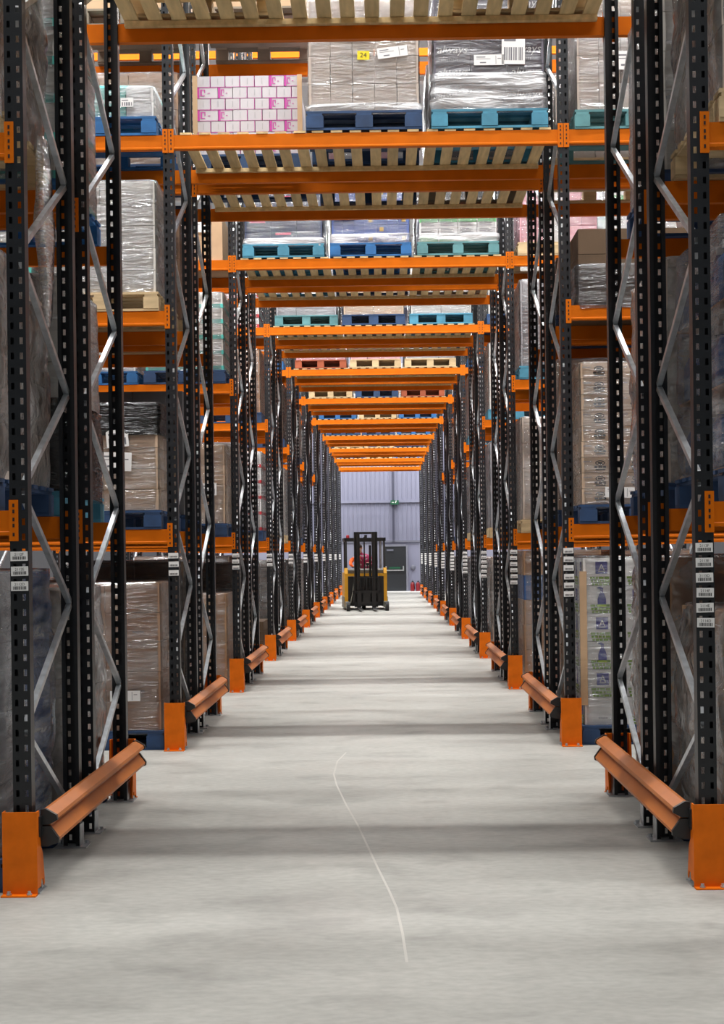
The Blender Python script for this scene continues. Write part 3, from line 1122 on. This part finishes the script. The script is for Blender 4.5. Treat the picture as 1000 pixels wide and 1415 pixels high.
load(0, L_, 'B', 0, 0, 'grey', 1.30, 'dark_blue')
load(0, L_, 'B', 1, 0, 'white', 1.30, 'light_blue', lowwrap=('film_black', .55))
load(0, L_, 'B', 2, 0, 'tealband', 1.15, 'mid_blue')
load(0, R_, 'A', 0, 0, 'greytan', 1.18, 'dark_blue')
load(0, R_, 'A', 1, 0, 'bottles', 1.26, 'dark_blue')
load(0, R_, 'A', 2, 0, 'grey', 1.3, 'pallet_wood')
load(0, R_, 'B', 0, 0, 'greytan', 1.45, 'dark_blue')
load(0, R_, 'B', 1, 0, 'grey', 1.35, 'dark_blue')
load(0, R_, 'B', 2, 0, 'white', 1.2, 'dark_blue')
for sl_, (ka, kb) in enumerate((('brown', 'beige'), ('white', 'brown'), ('grey', 'white'))):  # loads above the view, added to shade the floor under the first row
    load(0, T_, 'A', 3, sl_, ka, .9, 'pallet_wood')
    if sl_ < 2:
        load(0, T_, 'B', 3, sl_ + (sl_ > 0), kb, .9, 'pallet_wood')
# second row, left bay
load(1, L_, 'A', 0, 0, 'brown', 1.27, 'dark_blue', [(.17, .30, 'slip', 0)])
load(1, L_, 'A', 1, 0, 'beige', .72, 'dark_blue', [(.13, .62, 'code', -.08), (.12, .42, 'A5', .03)], lowwrap=('film_black', .24, .68))
load(1, L_, 'A', 2, 0, 'white', .96, 'pallet_wood')
load(1, L_, 'A', 3, 0, 'teal', .26, 'mid_blue', [(.25, .12, 'small', 0)])
load(1, L_, 'B', 0, 0, 'dark', 1.45, 'dark_blue')
load(1, L_, 'B', 1, 0, 'crates', 1.2, 'dark_blue')
load(1, L_, 'B', 2, 0, 'brown', 1.0, 'pallet_wood')
load(1, L_, 'B', 3, 0, 'brown', .88, 'dark_blue', [(-.1, .45, 'yellow', 0)])
load(1, L_, 'A', 2, 1, 'tealband', .9, 'dark_blue')
load(1, L_, 'A', 3, 1, 'teal', .5, 'mid_blue')
load(1, L_, 'A', 1, 1, 'grey', 1.0, 'dark_blue')
load(1, L_, 'A', 0, 1, 'greybeige', 1.3, 'dark_blue')
# second row, right bay
load(1, R_, 'A', 0, 0, 'logo', 1.44, 'dark_blue')
load(1, R_, 'A', 1, 0, 'oval', 1.22, 'dark_blue', [(-.15, .10, 'slip', .03)])
load(1, R_, 'A', 2, 0, 'darkcarton', .66, None, lowwrap=('film_grey_dark', .34))
load(1, R_, 'A', 3, 0, 'greybeige', .95, 'teal_blue', [(-.02, .42, 'A5', 0)])
load(1, R_, 'B', 0, 0, 'brown', 1.45, 'dark_blue')
load(1, R_, 'B', 1, 0, 'brown', 1.45, 'dark_blue')
load(1, R_, 'B', 2, 0, 'dark', .55, 'dark_blue')
load(1, R_, 'B', 3, 0, 'greybeige', .8, 'pallet_wood')
load(1, R_, 'A', 0, 1, 'grey', 1.3, 'dark_blue')
load(1, R_, 'A', 1, 1, 'grey', 1.25, 'dark_blue')
load(1, R_, 'A', 2, 1, 'white', .8, 'dark_blue')
# second row over the tunnel
load(1, T_, 'B', 3, 0, 'pinkwhite', .75, 'dark_blue', dx=-.06, dy=-.22)
load(1, T_, 'A', 3, 1, 'greybeige', .96, 'dark_blue', [(-.03, .70, 'code', .0), (.0, .475, 'yellow', .03), (.25, .50, 'slip', -.12)], dx=-.01, lowwrap=('film_dense', .05))
load(1, T_, 'A', 3, 2, 'brand', .98, 'light_blue', [(.21, .52, 'tall', .02), (.0, .42, 'slip', 0)], lowwrap=('film_dense', .30))  # dense white wrap band, also painting in the sheen low on the film
load(1, T_, 'B', 3, 1, 'pinkstack', .9, 'dark_blue')
load(1, T_, 'B', 3, 2, 'dark', .9, 'grey_wood')
load(1, T_, 'B', 4, 0, 'box', .6, 'grey_wood')
load(1, L_, 'B', 4, 0, 'box', .6, 'grey_wood')
# third row
load(2, L_, 'A', 0, 0, 'brown_tall', 1.2, None)
load(2, L_, 'A', 1, 0, 'swirl', .96, 'dark_blue', [(.28, .42, 'code', 0)])
load(2, L_, 'A', 2, 0, 'tealband', .95, 'dark_blue')
load(2, L_, 'A', 3, 0, 'box', .55, None, [(.2, .42, 'A5', 0)])
load(2, L_, 'B', 0, 0, 'dark', 1.4, 'dark_blue')
load(2, L_, 'B', 1, 0, 'grey', 1.1, 'dark_blue')
load(2, L_, 'A', 0, 1, 'blackwrap', 1.4, 'dark_blue')
load(2, L_, 'A', 1, 1, 'crates', 1.15, 'dark_blue')
load(2, L_, 'A', 2, 1, 'white', .9, 'mid_blue')
load(2, L_, 'A', 3, 1, 'brown', .6, 'dark_blue')
load(2, R_, 'A', 0, 0, 'brownblue', 1.52, 'pallet_wood')
load(2, R_, 'A', 1, 0, 'greybeige', 1.25, 'pallet_wood')
load(2, R_, 'A', 2, 0, 'silver', 1.05, 'light_blue')
load(2, R_, 'A', 3, 0, 'pinkstack', .8, 'pallet_wood')
load(2, R_, 'B', 0, 0, 'greytan', 1.4, 'dark_blue')
load(2, R_, 'B', 1, 0, 'brown', 1.3, 'dark_blue')
load(2, R_, 'A', 0, 1, 'brown', 1.5, 'dark_blue')
load(2, R_, 'A', 1, 1, 'dark', 1.3, 'dark_blue')
load(2, R_, 'A', 2, 1, 'brown', 1.2, 'dark_blue')
load(2, R_, 'A', 3, 1, 'greenwhite', .8, 'pallet_wood')
load(2, T_, 'A', 3, 0, 'magazine', .9, 'light_blue', lowwrap=('film_dense', .06))
load(2, T_, 'A', 3, 1, 'bluebox', .9, 'mid_blue', [(-.33, .36, 'A5', 0)], lowwrap=('film_dense', .10))
load(2, T_, 'A', 3, 2, 'greenwhite', .42, 'teal_blue', lowwrap=('film_dense', .09))
load(2, T_, 'B', 3, 0, 'white', .8, 'light_blue')
load(2, T_, 'B', 3, 1, 'white', .8, 'dark_blue')
load(2, T_, 'B', 3, 2, 'dark', .9, 'grey_wood')
# fourth row
load(3, L_, 'A', 0, 0, 'darkcarton', .45, 'pallet_wood')
load(3, L_, 'A', 1, 0, 'redwhite', 1.25, 'dark_blue')
load(3, L_, 'A', 2, 0, 'brown', 1.0, 'dark_blue')
load(3, L_, 'A', 3, 0, 'redwhite', .8, None)
load(3, R_, 'A', 0, 0, 'grey', 1.4, 'dark_blue')
load(3, R_, 'A', 1, 0, 'silver', 1.35, 'pallet_wood')
load(3, R_, 'A', 2, 0, 'white', 1.05, 'light_blue')
load(3, R_, 'A', 3, 0, 'white', .8, 'dark_blue')
load(3, T_, 'A', 3, 0, 'silver', .8, 'teal_blue', [(.1, .42, 'A5', 0)])
load(3, T_, 'A', 3, 1, 'beige', .8, 'dark_blue')
load(3, T_, 'A', 3, 2, 'white', .8, 'light_blue')
for n_ in range(3, 10):
    for sl_ in range(3):
        load(n_, T_, 'B', 3, sl_, ('dark', 'white', 'brown')[(n_ + sl_) % 3], .8, ('dark_blue', 'pallet_wood', 'mid_blue')[(n_ * 2 + sl_) % 3])
# fifth row onward
load(4, L_, 'A', 0, 0, 'dark', 1.4, 'dark_blue')
load(4, L_, 'A', 1, 0, 'white', 1.3, 'pallet_wood')
load(4, L_, 'A', 2, 0, 'dark', 1.1, 'dark_blue')
load(4, R_, 'A', 0, 0, 'greyblue', 1.4, 'dark_blue')
load(4, R_, 'A', 1, 0, 'grey', 1.3, 'pallet_wood')
load(4, R_, 'A', 2, 0, 'silver', 1.2, 'light_blue')
load(4, T_, 'A', 3, 0, 'flatred', .3, 'red_wood')
load(4, T_, 'A', 3, 1, 'flatred', .35, 'pallet_wood')
load(4, T_, 'A', 3, 2, 'silver', .6, 'pallet_wood')
load(5, L_, 'A', 0, 0, 'grey', 1.3, 'dark_blue')
load(5, L_, 'A', 1, 0, 'dark', 1.3, 'dark_blue')
load(5, R_, 'A', 0, 0, 'grey', 1.4, 'mid_blue')
load(5, R_, 'A', 1, 0, 'dark', 1.3, 'dark_blue')
load(5, T_, 'A', 3, 0, 'flat', .35, 'pallet_wood')
load(5, T_, 'A', 3, 1, 'silver', .5, 'dark_blue')
load(5, T_, 'A', 3, 2, 'brown', .5, 'red_wood')
load(6, L_, 'A', 0, 0, 'dark', 1.4, 'dark_blue')
load(6, R_, 'A', 0, 0, 'dark', 1.4, 'dark_blue')
load(6, T_, 'A', 3, 0, 'white', .5, 'mid_blue')
load(6, T_, 'A', 3, 1, 'flat', .4, 'pallet_wood')
load(6, T_, 'A', 3, 2, 'silver', .5, 'mid_blue')
load(7, T_, 'A', 3, 0, 'white', .5, 'dark_blue')
load(7, T_, 'A', 3, 1, 'white', .5, 'dark_blue')
load(7, T_, 'A', 3, 2, 'silver', .5, 'mid_blue')
load(8, T_, 'A', 3, 1, 'redwhite', .5, 'pallet_wood')
load(10, T_, 'A', 3, 2, 'white', .3, 'dark_blue')
for n_ in (4, 5, 6):
    for s_ in (L_, R_):
        if n_ > 4:
            load(n_, s_, 'A', 2, 0, ('white', 'brown')[(n_ + s_ > 5)], 1.1, 'dark_blue')
        load(n_, s_, 'A', 3, 0, ('brown', 'white', 'dark')[(n_ + s_) % 3], 1.1, 'mid_blue')
for n_, a_, b_ in ((3, 'brown', 'dark'), (4, 'dark', 'brown'), (5, 'brown', 'dark')):
    for s_ in (L_, R_):
        load(n_, s_, 'A', 0, 1, a_, 1.5, 'dark_blue')
        load(n_, s_, 'A', 1, 1, b_, 1.3, 'dark_blue')

# ------------------------------------------------------------------ reach truck and driver
mat('truck_yellow', (0.72, 0.36, 0.015, 1), 0.4, var=0.06)
mat('truck_black', (0.010, 0.010, 0.0105, 1), 0.5, var=0.2)
mat('truck_grey', '#6a6864', 0.55, var=0.1)
mat('rubber', (0.02, 0.02, 0.021, 1), 0.7)
mat('leg_grey', '#8d8c80', 0.55, var=0.1)
tp = at(503, 850, 41.7)
TR = link('reach_truck', None, None, (tp.x + .05, 42.65, 0), (0, 0, .07))
tag(TR, 'yellow and black reach truck with its mast toward us in the tunnel', 'forklift')


def tpart(name, mb, m, parent=None, smooth=False):
    return link(name, mb.mesh(name, m, smooth), parent or TR)


body = MB()
side = [(.0, .12), (.0, 1.10), (.10, 1.27), (.30, 1.22), (.55, 1.12), (1.75, 1.12), (1.82, .95), (1.82, .12)]
body.prism([(-.64, y, z) for y, z in side], (.10, 0, 0))
body.prism([(.54, y, z) for y, z in side], (.10, 0, 0))
body.box(-.54, .54, 1.2, 1.8, .12, 1.1)
tpart('chassis', body, 'truck_yellow')
tpart('front_trim', MB().box(-.54, .54, -.01, .04, 1.02, 1.10), 'truck_yellow')
tpart('battery_cover', MB().box(-.54, .54, .0, 1.15, .12, 1.01), 'truck_black')
tpart('dashboard', MB().prism([(-.53, y, z) for y, z in ((.04, 1.1), (.42, 1.1), (.42, 1.20), (.12, 1.25), (.04, 1.2))], (1.06, 0, 0)), 'truck_grey')
tpart('floor_skirt', MB().box(-.66, -.60, .02, 1.7, .05, .40).box(.60, .66, .02, 1.7, .05, .40), 'leg_grey')
for s in (-1, 1):
    m = MB()
    xm = s * .265 - .015
    m.box(xm - .085, xm + .085, -.34, -.31, .10, 2.33)
    m.box(xm - .085, xm - .06, -.44, -.31, .10, 2.33).box(xm + .06, xm + .085, -.44, -.31, .10, 2.33)
    tpart('mast_channel', m, 'truck_black')
    tpart('mast_rail', MB().box(xm - .035 - .02 * s, xm + .035 - .02 * s, -.43, -.36, .08, 2.28), 'truck_black')
for z, h in ((2.28, .07), (2.05, .05), (.62, .08), (.3, .1)):
    tpart('mast_crossbar', MB().box(-.36, .34, -.33, -.29, z, z + h), 'truck_black')
tpart('lift_cylinder', MB().tube((.12, -.26, .15), (.12, -.26, 1.95), .035), 'truck_black')
tpart('lift_chain', MB().box(-.075, -.035, -.33, -.31, .4, 2.2), 'truck_black')
tpart('camera_head', MB().box(-.05, .03, -.38, -.30, 2.16, 2.26), 'black_plastic')
tpart('carriage', MB().box(-.42, .40, -.50, -.45, .18, .26).box(-.42, .40, -.50, -.45, .52, .60).box(-.42, -.36, -.50, -.45, .18, .60).box(.34, .40, -.50, -.45, .18, .60).box(-.12, .1, -.49, -.45, .26, .52), 'truck_black')
tpart('load_backrest', MB().box(-.40, -.37, -.49, -.46, .60, 1.0).box(.35, .38, -.49, -.46, .60, 1.0).box(-.40, .38, -.49, -.46, .97, 1.0).box(-.02, .01, -.49, -.46, .6, .97), 'truck_black')
for s in (-1, 1):
    xf = s * .22 - .01
    tpart('fork', MB().box(xf - .06, xf + .06, -.55, -.50, .05, .58).prism([(xf - .06, y, z) for y, z in ((-.5, .05), (-.5, .095), (-1.45, .065), (-1.5, .05))], (.12, 0, 0)), 'truck_black')
    lg = tpart('straddle_leg', MB().box(s * .575 - .055, s * .575 + .055, -.80, .1, .10, .26), 'leg_grey')
    tpart('wheel', MB().tube((s * .575 - .05, -.82, .14), (s * .575 + .05, -.82, .14), .14, 16), 'rubber', lg)
    tpart('wheel_hub', MB().tube((s * .575 - .055, -.82, .14), (s * .575 + .055, -.82, .14), .05, 10), 'leg_grey', lg)
    tpart('guard_post', MB().prism([(s * .58 - .03, y, z) for y, z in ((.12, 1.2), (.19, 1.2), (.28, 2.12), (.22, 2.12))], (.06, 0, 0)), 'truck_black')
    tpart('guard_post', MB().box(s * .56 - .03, s * .56 + .03, 1.60, 1.68, 1.1, 2.12), 'truck_black')
rf = tpart('overhead_guard', MB().box(-.63, .63, .2, .27, 2.08, 2.18).box(-.63, .63, 1.6, 1.68, 2.08, 2.18).box(-.63, -.56, .2, 1.68, 2.08, 2.18).box(.56, .63, .2, 1.68, 2.08, 2.18), 'truck_black')
for i in range(5):
    tpart('guard_bar', MB().box(-.42 + .2 * i, -.39 + .2 * i, .25, 1.62, 2.10, 2.15), 'truck_black', rf)
tpart('windshield', MB().tube((.47, .2, 1.15), (.47, .26, 2.1), .018), 'galvanised')
tpart('beacon', MB().lathe([(.05, 0), (.05, .06), (.03, .09)], 10, (-.52, .24, 2.18)), 'red')
tpart('drive_wheel', MB().tube((-.06, 1.3, .15), (.06, 1.3, .15), .15, 16), 'rubber')
tpart('control_lever', MB().tube((.06, .2, 1.2), (.06, .16, 1.36), .015).tube((.14, .2, 1.2), (.14, .16, 1.36), .015).box(.02, .17, .12, .19, 1.35, 1.42), 'black_plastic')
tpart('steering_wheel', MB().lathe([(.12, 0), (.14, .015), (.12, .03)], 16, (-.28, .28, 1.27)), 'black_plastic')
tpart('seat', MB().box(-.25, .32, .62, 1.1, .78, .92).box(-.22, .28, 1.04, 1.14, .92, 1.5), 'truck_grey')
cb = MB()
hp = [(-.36, -.05, 1.0), (-.37, -.07, .8), (-.40, -.10, .55), (-.45, -.15, .35), (-.47, -.2, .22)]
for a_, b_ in zip(hp, hp[1:]):
    cb.tube(a_, b_, .013, 6)
tpart('hydraulic_hose', cb, 'leg_grey')

# driver: one skinned body
PV = [(.05, .80, .99), (.03, .79, 1.16), (.01, .77, 1.36), (-.03, .74, 1.55), (-.10, .70, 1.68), (-.14, .66, 1.75), (-.17, .63, 1.86), (-.18, .62, 1.94),
      (-.20, .72, 1.60), (-.40, .62, 1.50), (-.44, .46, 1.37), (-.36, .34, 1.31), (-.31, .29, 1.31),
      (.17, .74, 1.57), (.29, .62, 1.38), (.20, .40, 1.35), (.14, .28, 1.37), (.10, .22, 1.40),
      (-.06, .76, .97), (-.10, .42, .98), (-.11, .36, .66), (-.12, .28, .56),
      (.16, .76, .97), (.20, .42, .98), (.20, .36, .66), (.20, .28, .56)]
PE = [(0, 1), (1, 2), (2, 3), (3, 4), (4, 5), (5, 6), (6, 7), (3, 8), (8, 9), (9, 10), (10, 11), (11, 12), (3, 13), (13, 14), (14, 15), (15, 16), (16, 17),
      (0, 18), (18, 19), (19, 20), (20, 21), (0, 22), (22, 23), (23, 24), (24, 25)]
PRD = [.15, .14, .15, .15, .075, .06, .10, .075, .085, .07, .052, .036, .034, .085, .066, .05, .036, .034, .10, .085, .062, .05, .10, .085, .062, .05]
for hand, dirs in ((12, ((-.02, -.05, .03), (.0, -.06, .025), (.02, -.06, .02), (.035, -.05, .015), (.05, -.01, .03))), (17, ((-.03, -.05, .01), (-.01, -.055, .015), (.01, -.055, .01), (.03, -.045, .0), (-.05, .0, .02)))):
    for d in dirs:
        b0 = Vector(PV[hand])
        PV.append(tuple(b0 + Vector(d))); PE.append((hand, len(PV) - 1)); PRD.append(.011)
        PV.append(tuple(b0 + Vector(d) * 1.5 + Vector((0, 0, -.02)))); PE.append((len(PV) - 2, len(PV) - 1)); PRD.append(.009)
pm = bpy.data.meshes.new('person_skeleton')
pm.from_pydata(PV, PE, [])
po = bpy.data.objects.new('person_source', pm)
COL.objects.link(po)
md = po.modifiers.new('skin', 'SKIN')
po.modifiers.new('sub', 'SUBSURF').levels = 2
sv = pm.skin_vertices[0].data if pm.skin_vertices else None
if sv is None:
    import bmesh
    bm = bmesh.new(); bm.from_mesh(pm); bm.verts.layers.skin.verify(); bm.to_mesh(pm); bm.free()
    sv = pm.skin_vertices[0].data
for i, r in enumerate(PRD):
    sv[i].radius = (r, r * (.8 if i in (1, 2, 3) else 1))
sv[0].use_root = True
dgp = bpy.context.evaluated_depsgraph_get()
bmesh_person = bpy.data.meshes.new_from_object(po.evaluated_get(dgp))
bpy.data.objects.remove(po)
for nm, c in (('skin_tone', '#c99a84'), ('hi_vis_orange', '#ff6a1e'), ('vest_pink', '#b23a68'), ('reflective', '#c9bcc6'), ('trousers', '#272b3c'), ('hair', '#3a2b22')):
    mat(nm, c, .7, var=.06)
bmesh_person.materials.clear()
for nm in ('skin_tone', 'hi_vis_orange', 'vest_pink', 'reflective', 'trousers'):
    bmesh_person.materials.append(MATS[nm])
PVV = [Vector(p) for p in PV]


def seg_dist(p, a, b_):
    t = max(0, min(1, (p - a).dot(b_ - a) / max(1e-9, (b_ - a).length_squared)))
    return (p - (a + (b_ - a) * t)).length


for poly in bmesh_person.polygons:
    c = poly.center
    best = min(range(len(PE)), key=lambda e: seg_dist(c, PVV[PE[e][0]], PVV[PE[e][1]]) - .5 * (PRD[PE[e][0]] + PRD[PE[e][1]]))
    a_, b_ = PE[best]
    if best in (4, 5, 6) or a_ >= 12 and (a_ in (12, 17) or a_ > 25) or best in (11, 16):
        poly.material_index = 0
    elif best in (7, 8, 9, 10, 12, 13, 14, 15):
        poly.material_index = 1 if best in (7, 8, 9, 10) else 2
        if best in (8, 13) and abs((c - PVV[a_]).length - .14) < .025:
            poly.material_index = 3
    elif best >= 17:
        poly.material_index = 4
    else:
        poly.material_index = 3 if (1.50 < c.z < 1.545 or 1.33 < c.z < 1.375 or 1.62 < c.z < 1.65) else 2
    poly.use_smooth = True
person = link('person', bmesh_person, None, TR.location, TR.rotation_euler)
tag(person, 'person seated in the reach truck in a pink banded vest with one orange sleeve showing', 'person')
hd = Vector((-.175, .63, 1.89))
hr = MB()
hr.lathe([(.108, .0), (.112, .04), (.09, .085), (.04, .115), (.004, .12)], 14, (hd.x, hd.y + .015, hd.z - .005))
link('hair', hr.mesh('hair', 'hair', True), person)
for s in (-1, 1):
    link('eye', MB().lathe([(.004, -.009), (.010, -.005), (.012, 0), (.010, .005), (.004, .009)], 8, (hd.x + s * .035, hd.y - .098, hd.z - .015)).mesh('eye', 'ink', True), person)
    link('ear', MB().lathe([(.008, -.03), (.02, -.01), (.02, .015), (.008, .03)], 8, (hd.x + s * .105, hd.y, hd.z - .02)).mesh('ear', 'skin_tone', True), person)
link('nose', MB().tube((hd.x, hd.y - .095, hd.z - .01), (hd.x, hd.y - .125, hd.z - .045), .008, 8, .016).mesh('nose', 'skin_tone', True), person)
link('mouth', MB().box(hd.x - .025, hd.x + .025, hd.y - .103, hd.y - .09, hd.z - .082, hd.z - .073).mesh('mouth', 'red'), person)
